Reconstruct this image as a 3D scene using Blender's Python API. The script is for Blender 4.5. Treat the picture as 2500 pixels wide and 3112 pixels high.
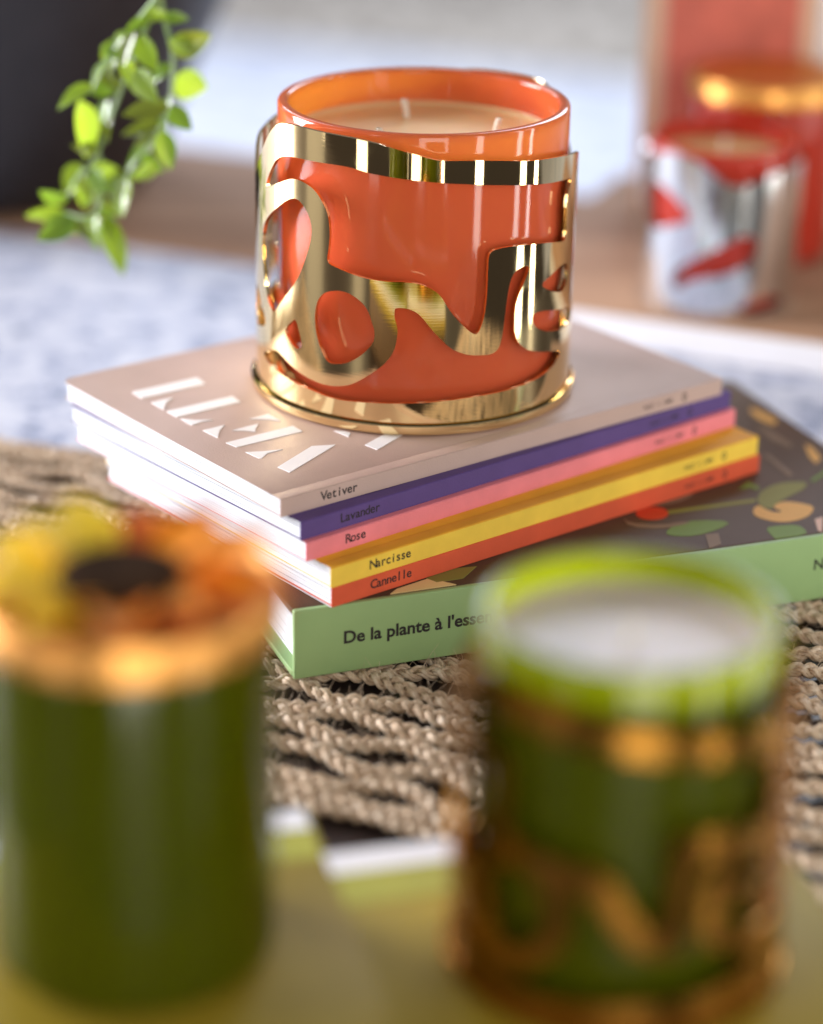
import bpy, bmesh, math, random
import numpy as np
from mathutils import Vector, Matrix
from mathutils.geometry import tessellate_polygon

random.seed(11); rng = np.random.RandomState(11)
R_ = math.radians
for o in list(bpy.data.objects): bpy.data.objects.remove(o)
scene = bpy.context.scene
COL = scene.collection

# ------------------------------------------------------------------ camera
cam = bpy.data.cameras.new('camera'); cam_o = bpy.data.objects.new('camera', cam); COL.objects.link(cam_o)
cam.sensor_fit = 'VERTICAL'; cam.sensor_height = 36.0; cam.sensor_width = 36.0; cam.lens = 86.58
cam.clip_start = 0.02; cam.clip_end = 60
pitch, yaw, roll = R_(22.92), R_(0.04), 0.0195
cp, sp, cy_, sy_ = math.cos(pitch), math.sin(pitch), math.cos(yaw), math.sin(yaw)
fw = Vector((sy_*cp, cy_*cp, -sp)); rt = Vector((cy_, -sy_, 0)); up = rt.cross(fw)
r2 = math.cos(roll)*rt + math.sin(roll)*up; u2 = -math.sin(roll)*rt + math.cos(roll)*up
M = Matrix.Identity(4)
for i in range(3): M[i][0], M[i][1], M[i][2] = r2[i], u2[i], -fw[i]
M.translation = Vector((0, -0.8963, 0.3915)); cam_o.matrix_world = M
cam.dof.use_dof = True; cam.dof.focus_distance = 0.872; cam.dof.aperture_fstop = 2.95; cam.dof.aperture_blades = 0
scene.camera = cam_o

# ------------------------------------------------------------------ light
w = bpy.data.worlds.new('World'); scene.world = w; w.use_nodes = True
bg = w.node_tree.nodes['Background']; bg.inputs[0].default_value = (0.70, 0.66, 0.64, 1); bg.inputs[1].default_value = 0.22
def area(name, loc, target, sx, sy, power, col):
    l = bpy.data.lights.new(name, 'AREA'); l.shape = 'RECTANGLE'; l.size = sx; l.size_y = sy; l.energy = power; l.color = col
    o = bpy.data.objects.new(name, l); COL.objects.link(o); o.location = loc
    o.rotation_euler = (Vector(target) - Vector(loc)).to_track_quat('-Z', 'Y').to_euler()
    return o
T = (0, 0, .1)
area('window_light', (-2.0, 0.62, 0.36), (0, 0, .3), 0.9, 1.5, 128, (0.97, 0.97, 1.0))         # the sunlit window on the left
area('window_light', (0.95, 3.2, 1.75), (0, .6, 0), 1.4, 1.3, 52, (0.76, 0.86, 1.0))   # a farther window at the back
area('window_light', (-0.95, 3.0, 1.75), (0, .6, 0), 0.9, 1.0, 24, (0.84, 0.90, 1.0))
area('window_light', (0.20, -1.40, 0.20), (0.20, 0, 0.20), 0.55, 1.25, 9, (1.0, 0.96, 0.86))   # tall windows behind and beside the camera
area('window_light', (-1.50, -0.45, 0.25), (0, -.1, .25), 0.42, 1.35, 3.6, (1.0, 0.97, 0.90))
area('window_light', (-1.00, -1.30, 0.25), (0, -.1, .25), 0.22, 1.35, 2.2, (1.0, 0.95, 0.86))
area('window_light', (0.95, -1.00, 0.20), (0, 0, .20), 0.13, 1.25, 3.6, (1.0, 0.97, 0.88))
area('window_light', (1.25, -0.25, 0.20), (0, -0.1, .20), 0.10, 1.25, 3.2, (0.92, 1.0, 0.95))
area('window_light', (1.25, 0.02, 0.20), (0, 0, .20), 0.06, 1.25, 2.6, (1.0, 0.98, 0.94))
scene.view_settings.view_transform = 'Standard'; scene.view_settings.look = 'None'
scene.view_settings.exposure = 0.38; scene.view_settings.gamma = 1.0; scene.view_settings.use_curve_mapping = False

# ------------------------------------------------------------------ data
DATA = {"LETTERS":[[[-0.106,-0.0204],[-0.1017,-0.027],[-0.0792,-0.0098],[-0.0829,-0.003]],[[-0.0976,-0.0314],[-0.0901,-0.0258],[-0.0921,-0.0311],[-0.0923,-0.0386]],[[-0.091,-0.0403],[-0.0866,-0.0462],[-0.0643,-0.0288],[-0.0679,-0.0229]],[[-0.0853,-0.0475],[-0.0805,-0.0542],[-0.0769,-0.0501],[-0.073,-0.0483],[-0.0795,-0.049]],[[-0.076,-0.0593],[-0.0686,-0.0535],[-0.0699,-0.059],[-0.07,-0.0664]],[[-0.0653,-0.0588],[-0.0597,-0.0541],[-0.0561,-0.0514],[-0.0569,-0.056],[-0.0569,-0.0597],[-0.0606,-0.0587]],[[-0.0667,-0.0712],[-0.0625,-0.0753],[-0.0398,-0.0583],[-0.0435,-0.0529]],[[-0.0599,-0.0467],[-0.0532,-0.0413],[-0.0481,-0.0484],[-0.0526,-0.0467]],[[-0.059,-0.08],[-0.0539,-0.0856],[-0.053,-0.0859],[-0.0512,-0.0806],[-0.0459,-0.0766],[-0.0525,-0.0788]],[[-0.0468,-0.0937],[-0.0423,-0.0983],[-0.0273,-0.0711],[-0.0357,-0.0729]],[[-0.0283,-0.0571],[-0.0228,-0.063],[-0.0223,-0.059],[-0.0251,-0.0575]],[[-0.0167,-0.0707],[-0.0122,-0.075],[-0.0033,-0.0598],[-0.0095,-0.0592]]],"PRINTS":[["orange",[[0.1291,-0.0407],[0.1304,-0.0357],[0.1324,-0.0338],[0.1335,-0.036],[0.1358,-0.0395],[0.1384,-0.0407],[0.1407,-0.0392],[0.1379,-0.0367],[0.1379,-0.034],[0.1408,-0.0303],[0.1444,-0.0296],[0.1494,-0.0312],[0.1534,-0.0341],[0.1511,-0.0414],[0.1474,-0.0459],[0.1418,-0.0493],[0.1366,-0.0495],[0.1318,-0.0467],[0.1297,-0.0442]]],["olive",[[0.1321,-0.0307],[0.1332,-0.0243],[0.1357,-0.0186],[0.1406,-0.0128],[0.1471,-0.0097],[0.1543,-0.0093],[0.1523,-0.0159],[0.1472,-0.0217],[0.1422,-0.0275],[0.1384,-0.0331],[0.1368,-0.0376],[0.1335,-0.0356]]],["green",[[0.1318,-0.0554],[0.1368,-0.0534],[0.1442,-0.0518],[0.1469,-0.0564],[0.1477,-0.0632],[0.136,-0.0675],[0.1342,-0.0655]]],["pink",[[0.1517,-0.0466],[0.1551,-0.0438],[0.1537,-0.0612],[0.1513,-0.057]]],["orange",[[0.1409,0.07],[0.1428,0.0723],[0.1476,0.065],[0.1516,0.0577],[0.149,0.0522],[0.1451,0.0573],[0.1426,0.0615]]],["orange",[[0.1588,0.031],[0.1614,0.0281],[0.1633,0.0162],[0.1603,0.0102],[0.1587,0.017]]],["tan",[[0.1414,0.0518],[0.1443,0.0509],[0.1536,0.0307],[0.1523,0.0266],[0.1457,0.0354]]],["tan",[[0.1403,0.019],[0.1425,0.0191],[0.1499,-0.0019],[0.1475,-0.004]]],["green",[[0.1265,-0.0182],[0.131,-0.0105],[0.1349,-0.0159],[0.1335,-0.0187],[0.131,-0.0161]]],["green",[[0.1556,-0.0073],[0.1655,0.0066],[0.1658,0.0037],[0.1564,-0.0092]]],["red",[[0.1223,-0.0052],[0.1249,-0.0013],[0.128,-0.0021],[0.1257,-0.0098],[0.1232,-0.0099]]],["green",[[0.0938,-0.0625],[0.0991,-0.0535],[0.1074,-0.0494],[0.1203,-0.05],[0.1144,-0.0578],[0.1049,-0.0644],[0.0971,-0.0648]]],["olive",[[0.0972,-0.0409],[0.1319,-0.0275],[0.1315,-0.0306],[0.0969,-0.044]]],["tan",[[0.0911,-0.0295],[0.1019,-0.0223],[0.1087,-0.0206],[0.1077,-0.026],[0.101,-0.0329],[0.0916,-0.036]]],["tan",[[0.109,-0.063],[0.114,-0.0615],[0.114,-0.0713],[0.1095,-0.0763]]],["cream",[[-0.0049,-0.124],[-0.0041,-0.1162],[0.0071,-0.1068],[0.0173,-0.113],[0.0163,-0.1175]]],["olive",[[0.0061,-0.1068],[0.0146,-0.0984],[0.0241,-0.0957],[0.0192,-0.1062],[0.0099,-0.11]]],["tan",[[0.0797,-0.0482],[0.0813,-0.0532],[0.093,-0.0551],[0.1023,-0.0509],[0.1052,-0.052],[0.0937,-0.0588],[0.081,-0.0569]]],["red",[[0.0972,-0.0435],[0.0965,-0.0459],[0.095,-0.0479],[0.0929,-0.0494],[0.0905,-0.0499],[0.0881,-0.0496],[0.0862,-0.0484],[0.085,-0.0464],[0.0848,-0.0441],[0.0854,-0.0417],[0.0869,-0.0396],[0.0891,-0.0382],[0.0915,-0.0376],[0.0938,-0.0379],[0.0958,-0.0392],[0.0969,-0.0411]]]],"LEAVES":[[-0.0987,0.087,0.1757,-0.0847,0.0904,0.1804,0.0089],[-0.1095,0.0766,0.1826,-0.1051,0.0768,0.1698,0.0102],[-0.0996,0.1007,0.1595,-0.0878,0.1071,0.156,0.0105],[-0.1108,0.07,0.1705,-0.1038,0.0653,0.1599,0.0095],[-0.1001,0.0671,0.1566,-0.1161,0.0661,0.1537,0.0075],[-0.0973,0.0662,0.1569,-0.0903,0.0655,0.1488,0.0075],[-0.1039,0.091,0.1436,-0.1191,0.0874,0.14,0.007],[-0.1067,0.0921,0.139,-0.119,0.0935,0.124,0.0063],[-0.1018,0.066,0.1462,-0.0987,0.0669,0.1325,0.0068],[-0.1128,0.0754,0.1835,-0.1176,0.074,0.1708,0.0061],[-0.1188,0.0763,0.1716,-0.1143,0.0794,0.162,0.0075],[-0.1243,0.0826,0.1707,-0.1298,0.0771,0.1616,0.0082],[-0.1225,0.0868,0.1775,-0.1266,0.0913,0.1674,0.0055],[-0.1306,0.0773,0.1615,-0.1433,0.0728,0.1547,0.0062],[-0.1362,0.0805,0.1538,-0.1343,0.0875,0.1312,0.009],[-0.1274,0.104,0.1488,-0.1302,0.1068,0.136,0.0078],[-0.1394,0.1011,0.1226,-0.1466,0.1066,0.1101,0.0078],[-0.1434,0.0801,0.1145,-0.152,0.0736,0.1199,0.0077],[-0.1345,0.0911,0.1199,-0.137,0.0921,0.1082,0.0085],[-0.1172,0.0795,0.1241,-0.1198,0.0751,0.1098,0.0104],[-0.1452,0.0813,0.1087,-0.1591,0.0808,0.1073,0.0056],[-0.1399,0.0758,0.1065,-0.153,0.0724,0.0993,0.0091],[-0.1258,0.0833,0.1053,-0.1216,0.0891,0.0823,0.0099],[-0.1321,0.0885,0.1063,-0.1321,0.085,0.0926,0.0085],[-0.1071,0.0761,0.1316,-0.1151,0.0754,0.1248,0.0069],[-0.1307,0.0732,0.1289,-0.1252,0.0684,0.1211,0.0062]],"STEMS":[[[-0.1036,0.085,0.1977],[-0.1127,0.085,0.1866],[-0.1198,0.085,0.179],[-0.124,0.085,0.1734],[-0.1299,0.085,0.1628],[-0.1363,0.085,0.1564]],[[-0.1036,0.085,0.1977],[-0.1094,0.085,0.184],[-0.1174,0.085,0.1652],[-0.1241,0.085,0.1482],[-0.1309,0.085,0.1311],[-0.1367,0.085,0.1252],[-0.1411,0.085,0.1194]],[[-0.1033,0.085,0.1977],[-0.1018,0.085,0.1855],[-0.0993,0.085,0.1732],[-0.0997,0.085,0.1571],[-0.1027,0.085,0.1458],[-0.1098,0.085,0.1365],[-0.1185,0.085,0.1227],[-0.1223,0.085,0.1125],[-0.1262,0.085,0.1001]],[[-0.1301,0.085,0.1325],[-0.129,0.085,0.1254],[-0.1285,0.085,0.1168],[-0.1316,0.085,0.108],[-0.1415,0.085,0.1063],[-0.1528,0.085,0.1068]]],"HOLES":{"top":[[-168.1,84.3],[-163.8,89.5],[-158.1,95.8],[-154.3,100.5],[-149.5,105.2],[-145.1,108.2],[-140.6,109.0],[-134.9,109.3],[-125.2,109.1],[-116.7,108.9],[-110.9,108.6],[-101.6,107.3],[-95.2,105.6],[-89.7,104.1],[-86.2,103.1],[-83.0,102.2],[-79.0,102.1],[-69.8,101.7],[-61.9,100.9],[-55.6,100.0],[-48.5,98.8],[-37.4,97.8],[-26.0,96.3],[-14.5,94.3]],"O1":[[-155.6,81.6],[-153.6,85.9],[-150.4,90.3],[-146.6,94.8],[-141.8,96.9],[-136.0,97.8],[-126.1,98.0],[-118.7,98.3],[-112.7,98.2],[-105.9,96.7],[-101.5,96.3],[-95.0,95.5],[-89.5,95.0],[-82.8,94.3],[-77.0,93.8],[-69.6,93.0],[-61.6,92.0],[-52.9,90.8],[-45.5,89.8],[-36.8,88.5],[-29.5,87.8],[-19.3,86.5],[-21.4,83.8],[-23.6,79.2],[-23.2,71.1],[-23.0,64.9],[-25.5,63.8],[-35.2,66.1],[-47.0,68.0],[-56.5,68.7],[-61.7,68.5],[-63.5,67.5],[-64.2,65.6],[-64.2,59.7],[-64.2,53.8],[-64.6,46.8],[-65.3,42.9],[-66.4,39.4],[-67.6,37.5],[-68.7,37.7],[-69.9,38.4],[-73.5,41.9],[-77.0,46.2],[-78.9,49.3],[-80.4,52.1],[-82.3,54.3],[-85.6,56.4],[-88.9,57.5],[-92.1,57.8],[-94.4,58.0],[-97.3,57.8],[-102.8,57.9],[-108.5,58.5],[-112.4,59.4],[-116.4,60.5],[-119.3,61.2],[-120.8,61.9],[-121.3,63.0],[-121.3,64.2],[-120.8,66.7],[-120.3,71.9],[-120.5,75.8],[-121.1,79.5],[-122.4,82.4],[-125.1,86.2],[-127.4,88.1],[-130.8,89.4],[-133.9,89.9],[-137.1,89.7],[-140.6,88.4],[-147.3,85.2]],"O3":[[-136.0,82.8],[-133.3,82.2],[-130.8,80.0],[-129.1,77.6],[-128.1,74.7],[-127.9,71.6],[-128.6,67.5],[-130.3,62.8],[-132.0,58.0],[-134.9,52.5],[-138.3,48.0],[-140.8,45.3],[-144.7,40.9],[-147.7,37.1],[-149.3,36.2],[-151.4,37.2],[-154.1,39.7],[-156.1,43.6],[-157.7,48.0],[-158.8,52.6],[-159.4,56.1],[-159.7,60.1],[-158.6,64.4],[-156.3,68.8],[-152.3,72.3],[-147.4,76.0],[-143.2,79.1],[-139.4,81.6]],"O4":[[-136.3,37.3],[-138.9,34.8],[-141.4,32.0],[-141.1,30.4],[-138.4,27.9],[-135.5,25.9],[-133.6,26.2],[-132.3,27.5],[-132.8,30.3],[-134.1,34.0],[-135.2,36.6]],"O5":[[-118.0,52.1],[-115.1,52.4],[-111.9,51.7],[-109.2,50.1],[-106.8,48.0],[-105.3,45.4],[-104.5,42.5],[-103.5,39.8],[-103.3,36.6],[-104.0,34.1],[-106.3,31.0],[-108.9,28.4],[-112.1,26.1],[-114.9,24.9],[-117.8,24.3],[-120.4,24.2],[-122.2,25.9],[-124.0,29.1],[-125.4,32.9],[-126.3,37.2],[-126.4,41.2],[-125.9,44.9],[-124.7,48.0],[-122.7,50.2],[-120.5,51.4]],"O6":[[-159.5,16.8],[-152.9,14.6],[-144.2,13.7],[-134.9,12.6],[-127.2,11.9],[-121.2,11.0],[-116.0,10.7],[-108.0,11.2],[-100.4,11.6],[-93.7,12.0],[-86.2,12.4],[-78.8,12.9],[-71.2,13.5],[-63.2,13.7],[-54.4,14.0],[-47.0,14.4],[-38.4,15.2],[-31.5,16.5],[-26.6,18.3],[-22.8,20.9],[-33.6,23.8],[-40.3,25.5],[-45.5,27.4],[-49.3,30.0],[-51.4,32.9],[-52.5,36.7],[-52.9,41.3],[-52.6,44.9],[-51.6,48.3],[-49.8,52.4],[-47.5,56.3],[-46.6,58.9],[-47.4,60.1],[-50.2,60.2],[-52.5,59.3],[-54.3,57.6],[-55.5,54.2],[-56.4,48.0],[-57.0,41.6],[-57.5,36.5],[-58.3,32.5],[-59.5,30.3],[-61.6,29.2],[-64.1,29.1],[-67.7,29.5],[-70.9,30.0],[-74.0,31.3],[-76.7,32.7],[-79.3,35.3],[-82.0,38.2],[-84.6,41.4],[-87.2,45.1],[-89.4,47.0],[-91.9,48.1],[-94.3,48.3],[-95.7,48.2],[-96.5,47.9],[-96.6,45.1],[-96.0,42.8],[-95.3,40.0],[-95.6,36.4],[-96.2,32.7],[-98.0,29.0],[-100.6,25.9],[-104.3,22.7],[-108.1,19.8],[-112.0,17.3],[-116.1,16.0],[-120.3,15.4],[-124.9,15.6],[-129.7,16.3],[-134.9,17.7],[-140.8,19.8],[-146.3,22.2],[-152.0,20.8]],"O7":[[-23.5,54.9],[-26.5,55.1],[-30.7,54.3],[-34.3,53.2],[-38.2,52.2],[-39.5,51.1],[-38.7,49.9],[-35.3,48.0],[-29.9,45.7],[-25.4,44.4],[-22.4,45.3],[-20.3,47.6],[-19.1,50.5],[-20.0,52.8],[-21.8,54.4]],"O8":[[-44.2,39.0],[-43.5,40.9],[-40.6,41.3],[-33.3,39.8],[-24.7,37.6],[-18.7,36.7],[-10.2,32.2],[-12.1,29.5],[-17.6,29.2],[-23.8,29.6],[-32.7,31.2],[-38.9,33.4],[-42.6,35.8]],"O9":[[-171.0,41.6],[-165.2,39.8],[-160.5,35.9],[-156.8,32.1],[-156.3,28.6],[-160.6,26.9],[-169.4,24.9]]}}
Z0 = 0.068      # height of the top notebook's cover above the table

# ------------------------------------------------------------------ materials
def lin(r, g, b):
    f = lambda c: (c/255)/12.92 if c/255 <= .04045 else ((c/255+.055)/1.055)**2.4
    return (f(r), f(g), f(b), 1)
class NT:
    def __init__(s, name):
        s.m = bpy.data.materials.new(name); s.m.use_nodes = True; s.t = s.m.node_tree; s.p = s.t.nodes['Principled BSDF']; s.out = s.t.nodes['Material Output']
    def n(s, typ, **kw):
        nd = s.t.nodes.new(typ)
        for k_, v in kw.items():
            if k_[0] == '_': setattr(nd, k_[1:], v)
            else: nd.inputs[k_.replace('__', ' ')].default_value = v
        return nd
    def l(s, a, b): s.t.links.new(a, b)
    def coord(s, scale=(1, 1, 1), kind='Object'):
        tc = s.n('ShaderNodeTexCoord'); mp = s.n('ShaderNodeMapping'); mp.inputs['Scale'].default_value = scale
        s.l(tc.outputs[kind], mp.inputs['Vector']); return mp.outputs[0]
    def bump(s, height, strength, dist):
        b = s.n('ShaderNodeBump'); b.inputs['Strength'].default_value = strength; b.inputs['Distance'].default_value = dist
        s.l(height, b.inputs['Height']); return b.outputs[0]
    def ramp(s, fac, stops, interp='LINEAR'):
        r = s.n('ShaderNodeValToRGB'); r.color_ramp.interpolation = interp
        while len(r.color_ramp.elements) < len(stops): r.color_ramp.elements.new(0.5)
        for e, (p_, c) in zip(r.color_ramp.elements, stops): e.position = p_; e.color = c
        s.l(fac, r.inputs[0]); return r.outputs[0]
def noise(t, vec, scale, detail=4, rough=.55):
    n_ = t.n('ShaderNodeTexNoise', Scale=scale, Detail=detail, Roughness=rough); t.l(vec, n_.inputs['Vector']); return n_.outputs['Fac']

def plain(name, col, rough=.5, var=.06, grain=0, gscale=900, spec=.4, metal=0, gdist=.0002):
    t = NT(name); t.p.inputs['Roughness'].default_value = rough; t.p.inputs['Specular IOR Level'].default_value = spec; t.p.inputs['Metallic'].default_value = metal
    v = t.coord(); f = noise(t, v, 60, 5)
    a = tuple(c*(1-var) for c in col[:3])+(1,); b = tuple(min(1, c*(1+var)) for c in col[:3])+(1,)
    t.l(t.ramp(f, [(.3, a), (.7, b)]), t.p.inputs['Base Color'])
    if grain: t.l(t.bump(noise(t, v, gscale, 3), grain, gdist), t.p.inputs['Normal'])
    return t.m

def metal(name, col, rough=.07, brush=.25, scale=(30, 30, 1500)):
    t = NT(name); t.p.inputs['Metallic'].default_value = 1; t.p.inputs['Base Color'].default_value = col
    v = t.coord(scale); f = noise(t, v, 1, 4)
    v2 = t.coord(); g = noise(t, v2, 140, 6, .7)
    rr = t.ramp(g, [(.35, (rough*.6,)*3+(1,)), (.75, (rough*2.2,)*3+(1,))]); sm = t.ramp(noise(t, v2, 38, 3), [(.52, (0, 0, 0, 1)), (.72, (.06, .06, .06, 1))])
    ad = t.n('ShaderNodeMath', _operation='ADD'); t.l(rr, ad.inputs[0]); t.l(sm, ad.inputs[1]); t.l(ad.outputs[0], t.p.inputs['Roughness'])
    h = t.n('ShaderNodeMath', _operation='MULTIPLY_ADD'); t.l(noise(t, v2, 45, 2), h.inputs[0]); h.inputs[1].default_value = 3.0; t.l(f, h.inputs[2])
    t.l(t.bump(h.outputs[0], brush, .00012), t.p.inputs['Normal'])
    return t.m

def opal(name, col, trans, tw=.45, rough=.06):
    """tinted opaline glass: coloured body that lets light glow through, glossy skin"""
    t = NT(name); nd = t.t.nodes; nd.remove(t.p)
    d = t.n('ShaderNodeBsdfDiffuse'); d.inputs[0].default_value = col
    tr = t.n('ShaderNodeBsdfTranslucent'); tr.inputs[0].default_value = trans
    mx = t.n('ShaderNodeMixShader'); mx.inputs[0].default_value = tw; t.l(d.outputs[0], mx.inputs[1]); t.l(tr.outputs[0], mx.inputs[2])
    g = t.n('ShaderNodeBsdfGlossy'); g.inputs['Roughness'].default_value = rough
    fr = t.n('ShaderNodeFresnel'); fr.inputs[0].default_value = 1.52
    m2 = t.n('ShaderNodeMixShader'); t.l(fr.outputs[0], m2.inputs[0]); t.l(mx.outputs[0], m2.inputs[1]); t.l(g.outputs[0], m2.inputs[2])
    t.l(m2.outputs[0], t.out.inputs[0]); return t.m

MT = {}
MT['gold'] = metal('gold_metal', (0.97, 0.75, 0.40, 1), .022, .045)
MT['gold_lid'] = metal('brushed_gold', (0.74, 0.36, 0.10, 1), .38, .5, (60, 900, 60))
MT['gold_deep'] = metal('gold_deep', (0.46, 0.21, 0.035, 1), .2, .25)
MT['silver'] = metal('silver_metal', (0.80, 0.80, 0.82, 1), .06, .2)
MT['dark_knob'] = metal('dark_bronze', (0.10, 0.065, 0.045, 1), .3, .2)
MT['coral_glass'] = opal('coral_glass', lin(255, 112, 78), (1.0, 0.66, 0.18, 1), .52)
MT['red_glass'] = opal('red_glass', lin(216, 66, 48), (0.9, 0.14, 0.05, 1), .4)
MT['green_glass'] = opal('green_glass', (0.055, 0.058, 0.001, 1), (0.60, 0.74, 0.015, 1), .43, .14)
MT['lime_glass'] = opal('lime_glass', (0.16, 0.19, 0.003, 1), (0.86, 0.92, 0.02, 1), .66, .12)  # the green glass again, brightened to paint sunlight glowing through the rim
def wax(name, col):
    t = NT(name); t.p.inputs['Base Color'].default_value = col; t.p.inputs['Roughness'].default_value = .32
    t.p.inputs['Subsurface Weight'].default_value = .35; t.p.inputs['Subsurface Radius'].default_value = (.006, .004, .002); t.p.inputs['Subsurface Scale'].default_value = 1.0
    t.l(t.bump(noise(t, t.coord(), 80, 3), .15, .0005), t.p.inputs['Normal']); return t.m
MT['wax'] = wax('wax', lin(246, 202, 146))
MT['wax_pale'] = wax('wax_pale', lin(206, 190, 184)); MT['wax_pale'].node_tree.nodes['Principled BSDF'].inputs['Roughness'].default_value = .42; MT['wax_pale'].node_tree.nodes['Principled BSDF'].inputs['Specular IOR Level'].default_value = .3
MT['wick'] = plain('wick_cotton', lin(242, 236, 224), .9, .08, .5, 1500)
MT['mauve'] = plain('cover_mauve', lin(192, 164, 156), .46, .04, .55, 1500, .5, gdist=.00025)
MT['lavender'] = plain('cover_violet', lin(88, 66, 128), .55, .09, .6, 1100)
MT['rose'] = plain('cover_pink', lin(232, 130, 140), .55, .09, .6, 1100)
MT['yellow'] = plain('cover_yellow', lin(240, 200, 72), .55, .09, .6, 1100)
MT['ochre'] = plain('cover_ochre', lin(232, 165, 40), .55, .09, .6, 1100)
MT['terracotta'] = plain('cover_terracotta', lin(214, 86, 52), .55, .09, .6, 1100)
MT['ink'] = plain('ink', lin(38, 30, 34), .6, .05)
MT['ink_soft'] = plain('ink_soft', lin(140, 105, 92), .6, .05)
MT['white_print'] = plain('white_print', lin(240, 236, 240), .55, .02, .4, 1500)
MT['green_cloth'] = plain('cover_green', lin(150, 180, 124), .4, .03, .2, 1200)
MT['cover_brown'] = plain('cover_brown', lin(88, 64, 50), .5, .08, .1, 800, .18)
for nm, c in dict(orange=(228, 172, 96), olive=(136, 132, 66), green=(116, 140, 62), pink=(226, 186, 168), tan=(134, 108, 88), red=(214, 70, 42), cream=(236, 206, 146)).items():
    MT['p_'+nm] = plain('print_'+nm, lin(*c), .5, .05, spec=.18)
def paper():
    t = NT('paper'); t.p.inputs['Roughness'].default_value = .8; t.p.inputs['Specular IOR Level'].default_value = .2
    v = t.coord((3, 3, 5200)); f = noise(t, v, 1, 3)
    t.l(t.ramp(f, [(.25, lin(112, 122, 146)), (.52, lin(220, 222, 228))]), t.p.inputs['Base Color'])
    t.l(t.bump(f, .6, .00015), t.p.inputs['Normal']); return t.m
MT['paper'] = paper()
def jute():
    t = NT('jute'); t.p.inputs['Roughness'].default_value = .75; t.p.inputs['Specular IOR Level'].default_value = .25
    v = t.coord(); f = noise(t, v, 220, 5, .65)
    t.l(t.ramp(f, [(.25, lin(146, 116, 92)), (.5, lin(212, 188, 162)), (.75, lin(244, 231, 216))]), t.p.inputs['Base Color'])
    t.l(t.bump(noise(t, v, 2600, 3), .6, .0003), t.p.inputs['Normal']); return t.m
MT['jute'] = jute()
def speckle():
    t = NT('speckled_cloth'); t.p.inputs['Roughness'].default_value = .7  # pale mottling paints the sky's reflection on the table
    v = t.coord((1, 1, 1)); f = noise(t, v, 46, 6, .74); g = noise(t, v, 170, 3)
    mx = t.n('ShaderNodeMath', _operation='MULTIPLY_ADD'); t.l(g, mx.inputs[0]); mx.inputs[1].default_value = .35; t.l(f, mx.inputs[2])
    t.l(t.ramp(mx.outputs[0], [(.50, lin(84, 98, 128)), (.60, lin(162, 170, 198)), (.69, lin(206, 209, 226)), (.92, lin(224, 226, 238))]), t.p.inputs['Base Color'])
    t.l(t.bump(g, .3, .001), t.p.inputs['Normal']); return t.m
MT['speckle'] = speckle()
def wood(name, a, b, rough=.35, sc=(3, 40, 40)):
    t = NT(name); v = t.coord(sc); f = noise(t, v, 1.2, 6, .6)
    t.l(t.ramp(f, [(.3, a), (.7, b)]), t.p.inputs['Base Color']); t.p.inputs['Roughness'].default_value = rough
    t.l(t.bump(f, .15, .0006), t.p.inputs['Normal']); return t.m
MT['table'] = wood('dark_table_wood', lin(34, 25, 24), lin(52, 40, 37), .4)
MT['brown_wood'] = wood('brown_wood', lin(160, 120, 94), lin(200, 158, 128), .8)
MT['white_matte'] = plain('white_matte', lin(232, 230, 236), .6, .02)
def woven(name, a, b, sc):
    t = NT(name); t.p.inputs['Roughness'].default_value = .95; v = t.coord(); f = noise(t, v, sc, 5, .7)
    t.l(t.ramp(f, [(.40, a), (.60, b)]), t.p.inputs['Base Color']); t.l(t.bump(f, .8, .01), t.p.inputs['Normal']); return t.m
MT['grey_rug'] = woven('grey_woven', lin(110, 100, 90), lin(214, 206, 198), 26)
MT['pale_rug'] = woven('pale_rug', lin(182, 188, 210), lin(234, 236, 246), 14)
MT['planter'] = plain('dark_planter', lin(44, 40, 42), .45, .15, .2, 60, gdist=.002)
MT['soil'] = plain('soil', lin(48, 36, 28), .95, .2, .6, 90, gdist=.004)
MT['box_pink'] = plain('box_pinkish', lin(226, 188, 164), .6, .03)
MT['box_red'] = plain('box_red', lin(208, 108, 92), .6, .22)
MT['box_olive'] = plain('box_olive', lin(142, 122, 34), .5, .08, spec=.15)
MT['box_side'] = plain('box_side', lin(74, 56, 40), .6, .08, spec=.15)
MT['box_lime'] = plain('box_lime', lin(164, 162, 62), .5, .06, spec=.2)
def leaf(name, col, tcol):
    t = NT(name); t.p.inputs['Base Color'].default_value = col; t.p.inputs['Roughness'].default_value = .25; t.p.inputs['Specular IOR Level'].default_value = 1.0; t.p.inputs['Coat Weight'].default_value = .35; t.p.inputs['Coat Roughness'].default_value = .2
    tr = t.n('ShaderNodeBsdfTranslucent'); tr.inputs[0].default_value = tcol
    mx = t.n('ShaderNodeMixShader'); mx.inputs[0].default_value = .45; t.l(t.p.outputs[0], mx.inputs[1]); t.l(tr.outputs[0], mx.inputs[2]); t.l(mx.outputs[0], t.out.inputs[0])
    f = noise(t, t.coord(), 120, 3); t.l(t.ramp(f, [(.3, tuple(c*.7 for c in col[:3])+(1,)), (.7, col)]), t.p.inputs['Base Color']); return t.m
MT['leaf_a'] = leaf('leaf_green', (.08, .17, .03, 1), (.32, .50, .03, 1))
MT['leaf_b'] = leaf('leaf_light', (.14, .25, .03, 1), (.48, .66, .04, 1))
MT['leaf_c'] = leaf('leaf_olive', (.10, .13, .02, 1), (.30, .36, .03, 1))
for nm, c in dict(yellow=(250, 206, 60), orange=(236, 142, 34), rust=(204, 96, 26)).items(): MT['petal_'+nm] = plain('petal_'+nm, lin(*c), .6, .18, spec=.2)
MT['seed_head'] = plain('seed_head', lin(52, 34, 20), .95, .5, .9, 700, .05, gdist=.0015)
MT['stem'] = plain('stem_green', (.22, .34, .14, 1), .45, .1)

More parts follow.
